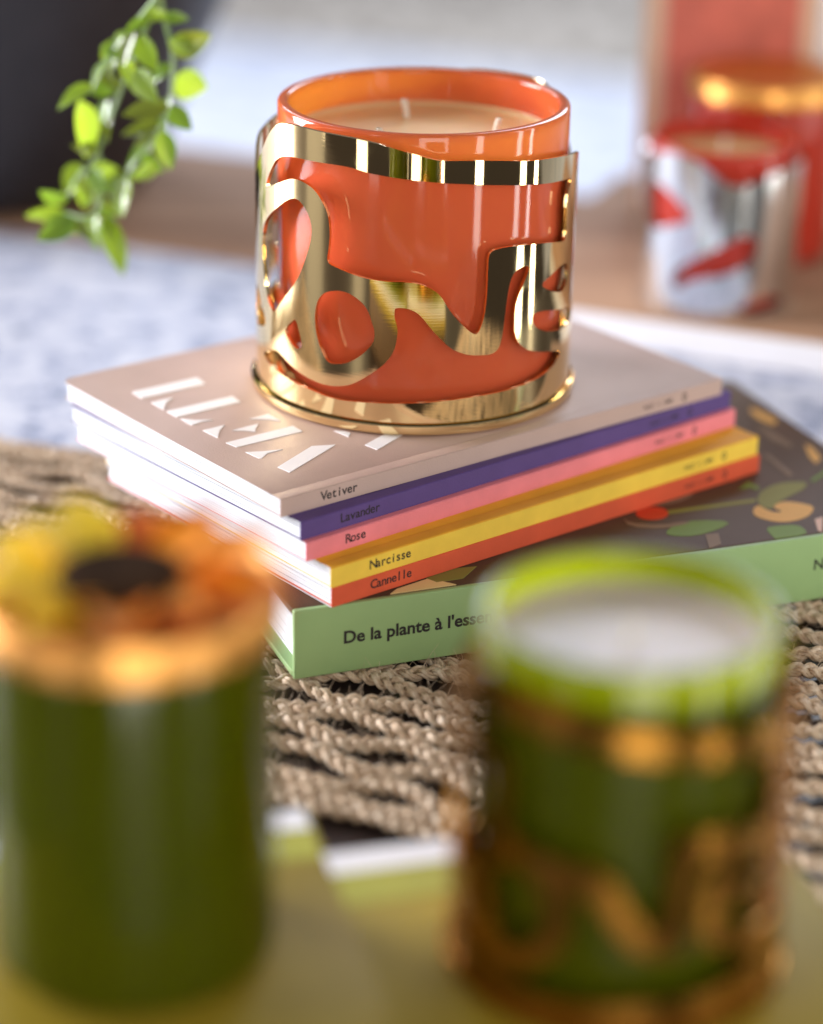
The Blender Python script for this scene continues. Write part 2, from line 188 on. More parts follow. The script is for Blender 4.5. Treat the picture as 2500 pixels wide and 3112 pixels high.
# ------------------------------------------------------------------ helpers
def mesh_obj(name, verts, faces, mat, parent=None, smooth=False, loc=None):
    me = bpy.data.meshes.new(name); me.from_pydata([tuple(v) for v in verts], [], [tuple(f) for f in faces]); me.update()
    o = bpy.data.objects.new(name, me); COL.objects.link(o); me.materials.append(MT[mat] if isinstance(mat, str) else mat)
    if smooth: me.shade_smooth()
    if parent: o.parent = parent
    if loc is not None: o.location = loc
    return o
def tag(o, label, cat=None, group=None, kind=None):
    if label: o['label'] = label
    if cat: o['category'] = cat
    if group: o['group'] = group
    if kind: o['kind'] = kind
    return o
def thing(name, label, cat, loc=(0, 0, 0), rz=0, group=None):
    o = bpy.data.objects.new(name, None); COL.objects.link(o); o.location = loc; o.rotation_euler = (0, 0, rz); o.empty_display_size = .02
    return tag(o, label, cat, group)
def sharp(o, deg=35):
    o.data.shade_smooth(); o.data.set_sharp_from_angle(angle=R_(deg)); return o
def lathe(name, prof, mat, parent=None, n=128, closed=False, deg=40, loc=None):
    V, F = [], []; m = len(prof)
    for i in range(n):
        a = 2*math.pi*i/n; c, s = math.cos(a), math.sin(a)
        for r, z in prof: V.append((r*c, r*s, z))
    for i in range(n):
        j = (i+1) % n
        for q in range(m if closed else m-1):
            q2 = (q+1) % m; F.append((i*m+q, j*m+q, j*m+q2, i*m+q2))
    o = mesh_obj(name, V, F, mat, parent, loc=loc)
    bm = bmesh.new(); bm.from_mesh(o.data); bmesh.ops.remove_doubles(bm, verts=bm.verts, dist=1e-7); bmesh.ops.recalc_face_normals(bm, faces=bm.faces); bm.to_mesh(o.data); bm.free()
    return sharp(o, deg)
def prism(name, poly, z0, z1, mat, parent=None):
    n = len(poly); A = sum(poly[i][0]*poly[(i+1) % n][1]-poly[(i+1) % n][0]*poly[i][1] for i in range(n))
    if A < 0: poly = poly[::-1]
    V = [(x, y, z0) for x, y in poly]+[(x, y, z1) for x, y in poly]
    tris = tessellate_polygon([[Vector((x, y, 0)) for x, y in poly]])
    F = []
    for t in tris:
        a, b, c = t; ar = (poly[b][0]-poly[a][0])*(poly[c][1]-poly[a][1])-(poly[c][0]-poly[a][0])*(poly[b][1]-poly[a][1])
        if ar < 0: b, c = c, b
        F.append((a+n, b+n, c+n)); F.append((a, c, b))
    for i in range(n): j = (i+1) % n; F.append((i, j, j+n, i+n))
    return mesh_obj(name, V, F, mat, parent)
def bevel(o, wdt, seg=2):
    bm = bmesh.new(); bm.from_mesh(o.data); bmesh.ops.recalc_face_normals(bm, faces=bm.faces)
    es = [e for e in bm.edges if len(e.link_faces) == 2 and e.calc_face_angle(0) > .6]
    bmesh.ops.bevel(bm, geom=es, offset=wdt, segments=seg, profile=.5, affect='EDGES'); bm.to_mesh(o.data); bm.free(); return sharp(o, 30)
def boxm(name, x0, x1, y0, y1, z0, z1, mat, parent=None, bev=0):
    o = prism(name, [(x0, y0), (x1, y0), (x1, y1), (x0, y1)], z0, z1, mat, parent)
    return bevel(o, bev) if bev else o
def chaikin(p, n=2, closed=True):
    for _ in range(n):
        q = []
        N = len(p)
        rngs = range(N) if closed else range(N-1)
        if not closed: q.append(p[0])
        for i in rngs:
            a, b = p[i], p[(i+1) % N]
            q.append((a[0]*.75+b[0]*.25, a[1]*.75+b[1]*.25)); q.append((a[0]*.25+b[0]*.75, a[1]*.25+b[1]*.75))
        if not closed: q.append(p[-1])
        p = q
    return p
def tube_np(path, rad, sides=6, caps=True):
    """path (n,3), rad scalar or (n,) -> verts, quads"""
    P = np.asarray(path, float); n = len(P); rad = np.broadcast_to(np.asarray(rad, float), (n,))
    Tn = np.gradient(P, axis=0); Tn /= np.linalg.norm(Tn, axis=1)[:, None]+1e-12
    ref = np.array([0, 0, 1.]) if abs(Tn[:, 2]).mean() < .8 else np.array([1., 0, 0])
    A = np.cross(Tn, ref); A /= np.linalg.norm(A, axis=1)[:, None]+1e-12; B = np.cross(Tn, A)
    an = np.linspace(0, 2*np.pi, sides, endpoint=False)
    V = P[:, None, :]+rad[:, None, None]*(np.cos(an)[None, :, None]*A[:, None, :]+np.sin(an)[None, :, None]*B[:, None, :])
    i = np.arange(n-1)[:, None]; j = np.arange(sides)[None, :]; j2 = (j+1) % sides
    F = np.stack([i*sides+j, i*sides+j2, (i+1)*sides+j2, (i+1)*sides+j], -1).reshape(-1, 4)
    return V.reshape(-1, 3), F
def np_mesh(name, Vs, Fs, mat, parent=None, smooth=True):
    off = 0; FF = []
    for v, f in zip(Vs, Fs): FF.append(f+off); off += len(v)
    V = np.concatenate(Vs).astype(np.float32); F = np.concatenate(FF).astype(np.int32)
    me = bpy.data.meshes.new(name); me.vertices.add(len(V)); me.vertices.foreach_set('co', V.ravel())
    k_ = F.shape[1]; me.loops.add(F.size); me.loops.foreach_set('vertex_index', F.ravel())
    me.polygons.add(len(F)); me.polygons.foreach_set('loop_start', np.arange(0, F.size, k_, dtype=np.int32)); me.polygons.foreach_set('loop_total', np.full(len(F), k_, dtype=np.int32))
    me.update(calc_edges=True); me.materials.append(MT[mat])
    if smooth: me.shade_smooth()
    o = bpy.data.objects.new(name, me); COL.objects.link(o)
    if parent: o.parent = parent
    return o
def catmull(pts, n=10):
    P = [np.array(p, float) for p in pts]; P = [2*P[0]-P[1]]+P+[2*P[-1]-P[-2]]; out = []
    for i in range(1, len(P)-2):
        for t in np.linspace(0, 1, n, endpoint=False):
            a, b, c, d = P[i-1], P[i], P[i+1], P[i+2]
            out.append(.5*((2*b)+(c-a)*t+(2*a-5*b+4*c-d)*t*t+(3*b-a-3*c+d)*t**3))
    out.append(P[-2]); return np.array(out)
def text_geo(s, size, bold=0., advance=None):
    """flat outline lettering from the built-in face -> verts (2D), tris"""
    V, F, x = [], [], 0.
    items = [(s, 0.)] if advance is None else [(ch, i*advance) for i, ch in enumerate(s) if ch != ' ']
    for st, dx in items:
        cu = bpy.data.curves.new('t', 'FONT'); cu.body = st; cu.size = size; cu.offset = bold; cu.resolution_u = 4
        if advance is not None: cu.align_x = 'CENTER'
        ob = bpy.data.objects.new('t', cu); me = ob.to_mesh(); b = len(V)
        V += [(v.co.x+dx, v.co.y) for v in me.vertices]; F += [tuple(b+i for i in p.vertices) for p in me.polygons]
        ob.to_mesh_clear(); bpy.data.objects.remove(ob); bpy.data.curves.remove(cu)
    return V, F
def spine_text(s, size, u, v, mat, parent, bold=0., advance=None, off=.00006):
    V, F = text_geo(s, size, bold, advance)
    return mesh_obj('lettering', [(u+x, -off, v+y) for x, y in V], F, mat, parent)

# ------------------------------------------------------------------ setting: table, painted reflection, rugs, floor (all run along one direction)
AX = R_(-21.4); ex = np.array([math.cos(AX), math.sin(AX)]); ey = np.array([-math.sin(AX), math.cos(AX)])
def strip(name, a0, a1, o0, o1, z0, z1, mat, bev=0):
    P = [tuple(ex*a+ey*o) for a, o in ((a0, o0), (a1, o0), (a1, o1), (a0, o1))]
    o = prism(name, P, z0, z1, mat); return bevel(o, bev) if bev else o
t = strip('table', -.95, .36, -.56, .505, -.035, 0, 'table', .004); tag(t, 'dark brown wooden table top under the woven runner', kind='structure')
t = strip('floor', -5, 5, -3, 6, -.47, -.45, 'table'); tag(t, 'dark wooden floor', kind='structure')
t = strip('woven_rug', -4, 4, 2.67, 5.6, -.4495, -.434, 'grey_rug', .004); tag(t, 'grey-beige coarse woven rug on the floor farthest back', 'rug')
t = strip('pale_rug', -3.2, 3.2, 1.1, 2.65, -.4495, -.436, 'pale_rug', .004); tag(t, 'pale bluish white rug on the floor behind the table', 'rug')
t = strip('speckled_cloth', -.9, .17, .0235, .30, .0006, .0022, 'speckle'); tag(t, 'pale blue-grey speckled cloth spread behind the woven runner', 'cloth')  # sheet stands in for sky mirrored in the glossy brown table
t = strip('wooden_board', -.9, -.075, .3015, .50, .0006, .0040, 'brown_wood', .001); tag(t, 'brown wooden board under the dark planter', 'board')
slab = thing('display_slab', 'thick white-edged slab with a brown top under the red candles', 'slab')
t = strip('slab_body', -.07, .33, .2515, .50, .0030, .0185, 'white_matte', .0008); t.parent = slab
t = strip('slab_top', -.069, .329, .2525, .499, .0186, .0200, 'brown_wood', .0004); t.parent = slab

# ------------------------------------------------------------------ crocheted runner
runner = thing('crochet_runner', 'natural jute crochet runner of braided cords under the green book', 'runner')
def cord(o0, amp, wl, ph, a0, a1, seed, A=.0024, B=.0010, pitch=.0165, r=.00072):
    g = np.random.RandomState(seed); s = np.arange(a0, a1, .0009)
    lerp = lambda n, lo, hi: np.interp(s, np.linspace(a0, a1, n), g.uniform(lo, hi, n))
    ph2 = ph+lerp(22, -1.3, 1.3)
    lat = o0+amp*np.sin(2*np.pi*s/wl+ph2)+lerp(70, -.0011, .0011)
    lift = .0034+lerp(80, -.0007, .0009)
    Vs, Fs = [], []; sc = 1+lerp(60, -.22, .22); pp = 2*np.pi*s/pitch+lerp(30, -1, 1)
    for j in range(3):
        w_ = pp+2*np.pi*j/3
        la = lat+A*sc*np.sin(w_); zz = lift+B*np.sin(2*w_); tt = g.uniform(0, 6)+lerp(24, -1, 1)
        for q in range(4):
            tw = 2*np.pi*s/.021+2*np.pi*q/4+tt
            l2 = la+.00098*np.cos(tw)+lerp(160, -.0002, .0002); z2 = zz+.00072*np.sin(tw)+lerp(160, -.0002, .0002)
            P = np.stack([ex[0]*s+ey[0]*l2, ex[1]*s+ey[1]*l2, np.maximum(z2, .0009)], -1)
            v, f = tube_np(P, r*(1+lerp(120, -.18, .18)), 5); Vs.append(v); Fs.append(f)
    return Vs, Fs, np.stack([ex[0]*s+ey[0]*lat, ex[1]*s+ey[1]*lat, lift], -1)
centres = []
rows = [-.2135, -.2070]+[-.1960+i*.0138+random.uniform(-.0010, .0010) for i in range(15)]+[.0110, .0180]
for i, o0 in enumerate(rows):
    edge = i < 2 or i >= len(rows)-2
    Vs, Fs, cpath = cord(o0, .0007 if edge else random.uniform(.0028, .0046), random.uniform(.046, .060), math.pi*(i % 2), -.36, .34, 100+i)
    np_mesh('cord', Vs, Fs, 'jute', runner); centres.append(cpath)
# loose fibres standing out of the cords
HV, HF = [], []
g = np.random.RandomState(5)
for cpath in centres:
    for _ in range(900):
        p = cpath[g.randint(len(cpath))]+g.normal(0, .0012, 3); d = g.normal(0, 1, 3); d[2] = abs(d[2])*.8; d /= np.linalg.norm(d)
        L = g.uniform(.003, .010); e = g.normal(0, .35, 3); path = np.array([p+d*L*t_+e*L*t_*t_*.5 for t_ in (0, .33, .66, 1)])
        path[:, 2] = np.maximum(path[:, 2], .001)
        v, f = tube_np(path, np.array([.0001, .00009, .00007, .00004]), 3); HV.append(v); HF.append(f)
tag(np_mesh('loose_fibres', HV, HF, 'jute', runner), 'fine loose fibres on the cords', kind='stuff')

# ------------------------------------------------------------------ books
def slab_grid(L, W, z0, z1, r, stations, inset=0.):
    """closed slab whose two far corners (y=W) are rounded; stations: list of (y, dz on top)"""
    V, F = [], []
    def xr(y):
        if y > W-r: d = y-(W-r); return inset+r-math.sqrt(max(0, r*r-d*d))
        return inset
    ys = list(stations)
    for i in range(1, 9): ys.append((W-r+r*math.sin(math.pi/2*i/8), 0))
    nx = 2
    for y, dz in ys:
        x = xr(y); V += [(x, y, z0), (L-x, y, z0), (L-x, y, z1+dz), (x, y, z1+dz)]
    n = len(ys)
    for i in range(n-1):
        a, b = 4*i, 4*(i+1)
        F += [(a+3, a+2, b+2, b+3), (a+1, a, b, b+1), (a, a+3, b+3, b), (a+2, a+1, b+1, b+2)]
    F += [(0, 1, 2, 3), (4*n-4, 4*n-1, 4*n-2, 4*n-3)]
    return V, F
def merge(parts):
    V, F = [], []
    for v, f in parts: b = len(V); V += v; F += [tuple(b+i for i in q) for q in f]
    return V, F
def boxvf(x0, x1, y0, y1, z0, z1):
    return ([(x0, y0, z0), (x1, y0, z0), (x1, y1, z0), (x0, y1, z0), (x0, y0, z1), (x1, y0, z1), (x1, y1, z1), (x0, y1, z1)],
            [(0, 3, 2, 1), (4, 5, 6, 7), (0, 1, 5, 4), (1, 2, 6, 5), (2, 3, 7, 6), (3, 0, 4, 7)])
def notebook(title, label, x, y, ang, z, t, L, mat, top_mat=None, ink='ink', W=.1464):
    b = thing('notebook', label, 'notebook', (x, y, z), R_(ang))
    c = .00042; rr = .006
    crease = [(0, -.00035), (.0004, -.00006), (.0008, 0), (.0053, 0), (.0057, -.00022), (.0061, -.00022), (.0066, 0), (.03, .00015), (.07, .0001)]
    fr = slab_grid(L, W, t-c, t, rr, crease); bk = slab_grid(L, W, 0, c, rr, [(0, 0), (.05, 0)])
    def core(o):
        o.data.materials.append(MT['paper'])
        for p in o.data.polygons:
            if abs(p.normal.z) < .5 and p.center.y > .0005: p.material_index = 1
        return o
    core(sharp(mesh_obj('back_cover', *bk, mat, b), 25))
    sharp(mesh_obj('spine', *boxvf(.0001, L-.0001, 0, c, c, t-c), mat, b), 25)
    core(sharp(mesh_obj('front_cover', *fr, top_mat or mat, b), 25))
    parts = []; n = 7; h = (t-2*c)/n; g_ = random.Random(title)
    for i in range(n):
        ins = .0003+g_.uniform(0, .0007)
        parts.append(slab_grid(L, W-g_.uniform(.0001, .0006), c+i*h+.00003, c+(i+1)*h-.00003, rr, [(c+.0001, 0), (.06, 0)], ins))
    sharp(mesh_obj('page_block', *merge(parts), 'paper', b), 25)
    cap = .0037
    spine_text(title, cap*1.3, .0184, t*.5-.0012, ink, b, .00007, .00222)
    spine_text('NEZ + LMR', .0024, .170, t*.5-.0008, ink, b, .00002, .0017)
    V, F = [], []
    for k_ in range(14):                                   # small oval emblem
        a = 2*math.pi*k_/14; V += [(.1905+.0011*math.cos(a), -.00006, t*.5+.0018*math.sin(a)), (.1905+.0006*math.cos(a), -.00006, t*.5+.0011*math.sin(a))]
        F.append((2*k_, 2*((k_+1) % 14), 2*((k_+1) % 14)+1, 2*k_+1))
    mesh_obj('emblem', V, F, ink, b)
    return b
zs = [Z0-.0067, Z0-.0136, Z0-.0205, Z0-.0281, Z0-.0356]
nb = notebook('Vetiver', 'mauve-beige notebook with white stencil letters, topmost of the stack under the orange candle', -.0442, -.1226, 38.48, zs[0], .0067, .2107, 'mauve')
notebook('Lavander', 'violet notebook titled Lavander, second from the top of the stack', -.0371, -.1263, 40.6, zs[1], .00685, .2135, 'lavender')
notebook('Rose', 'pink notebook titled Rose, third from the top of the stack', -.0351, -.1282, 40.6, zs[2], .00685, .2137, 'rose')
notebook('Narcisse', 'yellow notebook titled Narcisse with an ochre cover, fourth in the stack', -.0265, -.1330, 39.4, zs[3], .00755, .2093, 'yellow', 'ochre')
notebook('Cannelle', 'terracotta notebook titled Cannelle, lowest of the stack on the green book', -.0262, -.1332, 39.2, zs[4]+.0003, .0072, .2096, 'terracotta')
inv = (Matrix.Translation((-.0442, -.1226, zs[0])) @ Matrix.Rotation(R_(38.48), 4, 'Z')).inverted()
for poly in DATA['LETTERS']:
    P = [inv @ Vector((x, y, Z0)) for x, y in poly]
    prism('title_letter_piece', [(p.x, p.y) for p in P], .00672, .00706, 'white_print', nb)
for (lx, ly, n, pitch_) in ((.128, .098, 11, .0042), (.132, .092, 10, .0042), (.128, .086, 8, .0042)):      # tiny unreadable text lines on the cover
    bmV = []
    for i in range(n):
        ww = random.uniform(.0018, .0036); bmV.append(boxvf(lx+i*pitch_, lx+i*pitch_+ww, ly, ly+.0014, .00672, .00692))
    mesh_obj('small_print', *merge(bmV), 'ink_soft', nb)

# big green book
GZ = Z0-.0356; GB = GZ-.026
gb = thing('hardback_book', 'thick hardback with green spine and dark floral cover, under the notebooks', 'book', (-.0383, -.1362, GB), R_(21.3))
GL, GW, GT = .2517, .162, .026
c = .0024
o = prism('spine', [(-.0005, 0), (GL+.0005, 0), (GL+.0005, c), (-.0005, c)], 0, GT, 'green_cloth', gb); bevel(o, .0006, 3)
o = prism('back_cover', [(-.0005, c+.0004), (GL+.0005, c+.0004), (GL+.0005, GW), (-.0005, GW)], 0, c, 'green_cloth', gb); bevel(o, .0005)
o = prism('front_cover', [(-.0005, c+.0004), (GL+.0005, c+.0004), (GL+.0005, GW), (-.0005, GW)], GT-c, GT-.0001, 'cover_brown', gb); bevel(o, .0005)
parts = []
for i in range(18):
    h = (GT-2*c)/18; ins = .0035+random.uniform(0, .0003); parts.append(boxvf(ins, GL-ins, c+.0006, GW-.004-random.uniform(0, .0004), c+i*h+.00002, c+(i+1)*h-.00002))
mesh_obj('page_block', *merge(parts), 'paper', gb)
spine_text("De la plante \u00e0 l'essence", .0066, .0172, GT*.5-.0018, 'ink', gb, .00018)
spine_text('N', .0060, .2018, GT*.5-.0005, 'ink', gb, .00008)
ginv = (Matrix.Translation((-.0383, -.1362, GB)) @ Matrix.Rotation(R_(21.3), 4, 'Z')).inverted()
for i, (cname, poly) in enumerate(DATA['PRINTS']):
    P = [ginv @ Vector((x, y, GZ)) for x, y in poly]; poly2 = [(min(max(p.x, .0005), GL-.0005), min(max(p.y, .003), GW-.001)) for p in P]
    if len(poly2) > 5: poly2 = chaikin(poly2, 1)
    prism('printed_flower' if cname in ('orange', 'red', 'pink', 'cream') else 'printed_leaf', poly2, GT-.0002, GT+.00002+i*.000006, 'p_'+cname, gb)

# ------------------------------------------------------------------ the wrap of cut sheet metal round a candle
def wrap_mesh(name, top, holes, z0, R, thick, mat, parent, th0, dcut=2.0, smooth_n=2):
    """top: [(deg, z)], holes: [[(deg, z)]] in metres; th0: seam angle"""
    k_ = R*math.pi/180
    cu = bpy.data.curves.new('w', 'CURVE'); cu.dimensions = '2D'; cu.fill_mode = 'BOTH'; cu.resolution_u = 1
    outer = [(th0, z0)]+[(th0+360, z0)]+[p for p in chaikin(top, smooth_n, False)][::-1]
    loops = [outer]+[chaikin(h, smooth_n) for h in holes]
    for lp in loops:
        sp_ = cu.splines.new('POLY'); sp_.points.add(len(lp)-1); sp_.use_cyclic_u = True
        for i, (a, z) in enumerate(lp): sp_.points[i].co = (a*k_*100, z*100, 0, 1)
    ob = bpy.data.objects.new('w', cu); me = bpy.data.meshes.new_from_object(ob)
    bpy.data.objects.remove(ob); bpy.data.curves.remove(cu)
    bm = bmesh.new(); bm.from_mesh(me); bpy.data.meshes.remove(me)
    bmesh.ops.remove_doubles(bm, verts=bm.verts, dist=1e-5)
    a = th0+dcut
    while a < th0+360-.01:
        bmesh.ops.bisect_plane(bm, geom=bm.verts[:]+bm.edges[:]+bm.faces[:], dist=1e-6, plane_co=(a*k_*100, 0, 0), plane_no=(1, 0, 0)); a += dcut
    for v in bm.verts:
        th = R_(v.co.x/100/k_); v.co = Vector((R*math.cos(th), R*math.sin(th), v.co.y/100))
    bmesh.ops.remove_doubles(bm, verts=bm.verts, dist=1e-6)
    for f in bm.faces:
        f.normal_update(); cc = f.calc_center_median()
        if f.normal.x*cc.x+f.normal.y*cc.y < 0: f.normal_flip()
    bm.verts.index_update()
    V = [v.co.copy() for v in bm.verts]; n = len(V); Ri = R-thick
    Vi = [Vector((v.x*Ri/R, v.y*Ri/R, v.z)) for v in V]
    F, N = [], []
    for f in bm.faces:
        ids = [v.index for v in f.verts]
        F.append(ids); N.append([Vector((V[i].x, V[i].y, 0)).normalized() for i in ids])
        F.append([i+n for i in ids[::-1]]); N.append([-Vector((V[i].x, V[i].y, 0)).normalized() for i in ids[::-1]])
    AV = V+Vi
    for e in bm.edges:
        if len(e.link_faces) == 1:
            lp = e.link_loops[0]; a_, b_ = lp.vert.index, lp.link_loop_next.vert.index
            q = [b_, a_, a_+n, b_+n]; nn = (AV[q[1]]-AV[q[0]]).cross(AV[q[3]]-AV[q[0]])
            nn = nn.normalized() if nn.length > 0 else Vector((0, 0, 1))
            F.append(q); N.append([nn]*4)
    bm.free()
    o = mesh_obj(name, AV, F, mat, parent, True)
    o.data.normals_split_custom_set([tuple(x) for q in N for x in q])
    return o
H = DATA['HOLES']; mm = lambda L, d=0, s=1.: [(a+d, z/1000*s) for a, z in L]
top_f = [(-176, 80)]+H['top']+[(-8, 93.5), (-3, 91), (2, 84), (6, 81)]
top_b = [(a+180, z) for a, z in H['top']]+[(172, 93.5), (177, 91), (181, 84), (184, 80)]
def love_wrap(parent, s, mat, zs=None):
    rs, s = s, zs or s
    top = [(a, z/1000*s) for a, z in top_f+top_b]
    holes = []
    for k_ in ('O1', 'O3', 'O4', 'O5', 'O6', 'O7', 'O8', 'O9'): holes += [mm(H[k_], 0, s), mm(H[k_], 180, s)]
    holes.append([(a, z/1000*s) for a, z in ((160, 32), (161, 76), (166, 82), (174, 80), (178, 66), (178, 40), (172, 30))])
    return wrap_mesh('wrap', top, holes, .0022*rs, .0602*rs, .0013*rs, mat, parent, -176)
def jar(prefix, name, parent, R, z0, z1, wall, mat, rc=.006):
    prof = [(0, z0), (R-rc, z0)]+[(R-rc+rc*math.sin(a), z0+rc-rc*math.cos(a)) for a in (R_(22), R_(45), R_(67), R_(90))]
    rr = wall*.28; arc = [R_(x) for x in (0, 22, 45, 67, 90)]
    prof += [(R, z1-wall)]+[(R-rr+rr*math.cos(a), z1-rr+rr*math.sin(a)) for a in arc]+[(R-wall+rr-rr*math.sin(a), z1-rr+rr*math.cos(a)) for a in arc]
    prof += [(R-wall, z0+.008), (0, z0+.008)]
    return lathe(name, prof, mat, parent, 160)

# main candle: holder (thing) + candle (thing standing in it)
holder = thing('candle_holder', 'polished gold cut-out metal holder reading love around the orange candle', 'candle holder', (0, 0, Z0+.0004))
love_wrap(holder, 1.0, 'gold')
lathe('base_plate', [(0, 0), (.0606, 0), (.0617, .0006), (.0621, .0018), (.0621, .0036), (.0616, .0040), (.0611, .0036), (.0610, .0024), (.0602, .0022), (0, .0022)], 'gold', holder, 192)
candle = thing('jar_candle', 'orange glass candle with three wicks inside the gold holder', 'candle', (.0023, 0, Z0+.0004))
jar('', 'glass_jar', candle, .0541, .0026, .1095, .0042, 'coral_glass', .008)
lathe('wax', [(0, .011), (.0498, .011), (.0498, .0972), (.0493, .0964), (.0480, .0957), (.044, .0954), (.034, .0956), (.026, .0952), (.015, .0955), (0, .0953)], 'wax', candle, 96)
def wick(parent, x, y, z0, z1, lx, ly, r=.0012):
    n = 26; t_ = np.linspace(0, 1, n); Vs, Fs = [], []
    for q in range(3):
        a = 2*np.pi*q/3+t_*9; P = np.stack([x+lx*t_**2+r*.5*np.cos(a), y+ly*t_**2+r*.5*np.sin(a), z0+(z1-z0)*t_], -1)
        v, f = tube_np(P, r*.62, 6); Vs.append(v); Fs.append(f)
    return np_mesh('wick', Vs, Fs, 'wick', parent)
for x, y, lx, ly in ((-.0065, .0290, -.0012, .0), (-.0155, -.0160, -.0008, 0), (.0268, .0010, .0012, .001)): wick(candle, x, y, .0945, .1022, lx, ly)

def leaf_mesh(p0, p1, wdt, nrm, mat, curl=.12, parent=None, name='leaf'):
    p0, p1 = Vector(p0), Vector(p1); d = p1-p0; L = d.length; d.normalize(); n = Vector(nrm); n = (n-n.dot(d)*d).normalized(); s = d.cross(n)
    rows_ = 9; V, F = [], []
    for i in range(rows_):
        t_ = i/(rows_-1); hw = wdt*.5*(max(0, math.sin(math.pi*t_**.8))**.8*(1.12-.28*t_) if 0 < t_ < 1 else 0.0)
        c = p0+d*L*t_+n*(curl*L*(t_-t_*t_)*1.2-curl*L*t_*t_*.35)
        for q in (-1, -.5, 0, .5, 1): V.append(c+s*hw*q+n*(abs(q)*hw*.35))
    for i in range(rows_-1):
        for q in range(4): a = i*5+q; F.append((a, a+1, a+6, a+5))
    return mesh_obj(name, V, F, mat, parent, True)
# ------------------------------------------------------------------ foreground: two boxes, two green candles
FH = .0380; FS = .9734
def gift_box(label, x, y, rz, Lx, Ly, h, s):
    b = thing('gift_box', label, 'box', (x, y, 0), R_(rz))
    xs = sorted((0, s*Lx)); boxm('body', xs[0], xs[1], -Ly, 0, .0005, h-.0075, 'box_side', b, .0012)
    boxm('box_lid', xs[0]-.0008, xs[1]+.0008, -Ly-.0008, .0008, h-.0072, h, 'box_olive', b, .0012)
    xs = sorted((s*.0010, s*(Lx-.0010)))
    boxm('white_band', xs[0], xs[1], -.0116, -.0006, h-.0002, h+.0003, 'white_matte', b)
    boxm('lime_band', xs[0], xs[1], -.0275, -.0117, h-.0002, h+.0002, 'box_lime', b)
    return b
gift_box('olive-yellow gift box with a white band under the lidded green jar', -.0280, -.2796, 14, .15, .122, FH, -1)
gift_box('olive-yellow gift box with a white band under the gold-wrapped green candle', -.0234, -.3050, 15.5, .127, .115, FH, 1)
JX, JY, KX, KY, JZ = -.0690, -.3507, .0548, -.3492, FH+.0003
lj = thing('jar_candle', 'dark green glass candle jar with a gold lid, at the left front', 'candle', (JX, JY, JZ))
jar('', 'glass_jar', lj, .0357, 0, .0950, .003, 'green_glass')
lathe('wax', [(0, .0082), (.0326, .0082), (.0326, .075), (0, .0745)], 'wax', lj, 64)
lathe('lid', [(0, 0), (.0371, 0), (.0378, .0008), (.0378, .0095), (.0371, .0107), (.0362, .0110), (.0354, .0105), (.0348, .0098), (.0166, .0102), (0, .0102)], 'gold_lid', lj, 128, loc=(0, 0, .0952))
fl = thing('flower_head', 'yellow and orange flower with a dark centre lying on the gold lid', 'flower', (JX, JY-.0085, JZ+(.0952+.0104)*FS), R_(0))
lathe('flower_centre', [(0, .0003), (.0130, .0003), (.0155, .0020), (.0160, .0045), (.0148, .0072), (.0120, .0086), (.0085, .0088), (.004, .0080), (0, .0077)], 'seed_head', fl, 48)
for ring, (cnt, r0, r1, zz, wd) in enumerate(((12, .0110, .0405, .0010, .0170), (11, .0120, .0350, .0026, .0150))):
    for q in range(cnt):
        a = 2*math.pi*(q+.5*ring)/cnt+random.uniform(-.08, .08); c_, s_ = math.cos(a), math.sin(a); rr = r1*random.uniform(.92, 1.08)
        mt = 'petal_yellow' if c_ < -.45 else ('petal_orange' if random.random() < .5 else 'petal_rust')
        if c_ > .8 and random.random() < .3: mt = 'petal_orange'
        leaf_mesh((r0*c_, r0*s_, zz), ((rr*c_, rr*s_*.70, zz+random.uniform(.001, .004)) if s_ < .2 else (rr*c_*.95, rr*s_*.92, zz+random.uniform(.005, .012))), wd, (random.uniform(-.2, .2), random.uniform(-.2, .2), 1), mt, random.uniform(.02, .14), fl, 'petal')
rh = thing('candle_holder', 'gold cut-out metal holder around the green candle at the right front', 'candle holder', (KX, KY, JZ), R_(-14))
love_wrap(rh, .735, 'gold_deep', .86)
lathe('base_plate', [(0, 0), (.0445, 0), (.0455, .0012), (.0455, .0026), (.0451, .0028), (.0447, .0016), (0, .0014)], 'gold_deep', rh, 128)
rc_ = thing('jar_candle', 'lime green glass candle with pale wax, in the gold holder at the right front', 'candle', (KX, KY, JZ))
jar('', 'glass_jar', rc_, .0384, .0016, .0900, .0029, 'green_glass')
lathe('glass_rim', [(.0384, .0902), (.0384, .0990), (.0381, .0998), (.0374, .1002), (.0366, .1002), (.0358, .0998), (.0355, .0990), (.0355, .0902)], 'lime_glass', rc_, 128, closed=True)  # rim split off the jar to carry the painted sunlit glow
lathe('wax', [(0, .0098), (.0354, .0098), (.0354, .0918), (.0345, .0909), (.032, .0905), (0, .0905)], 'wax_pale', rc_, 64)
wick(rc_, 0, 0, .0900, .0965, .001, 0, .001)
for o in (lj, fl, rh, rc_): o.scale = (FS, FS, FS)
lj.scale = fl.scale = (FS*1.05, FS*1.05, FS)

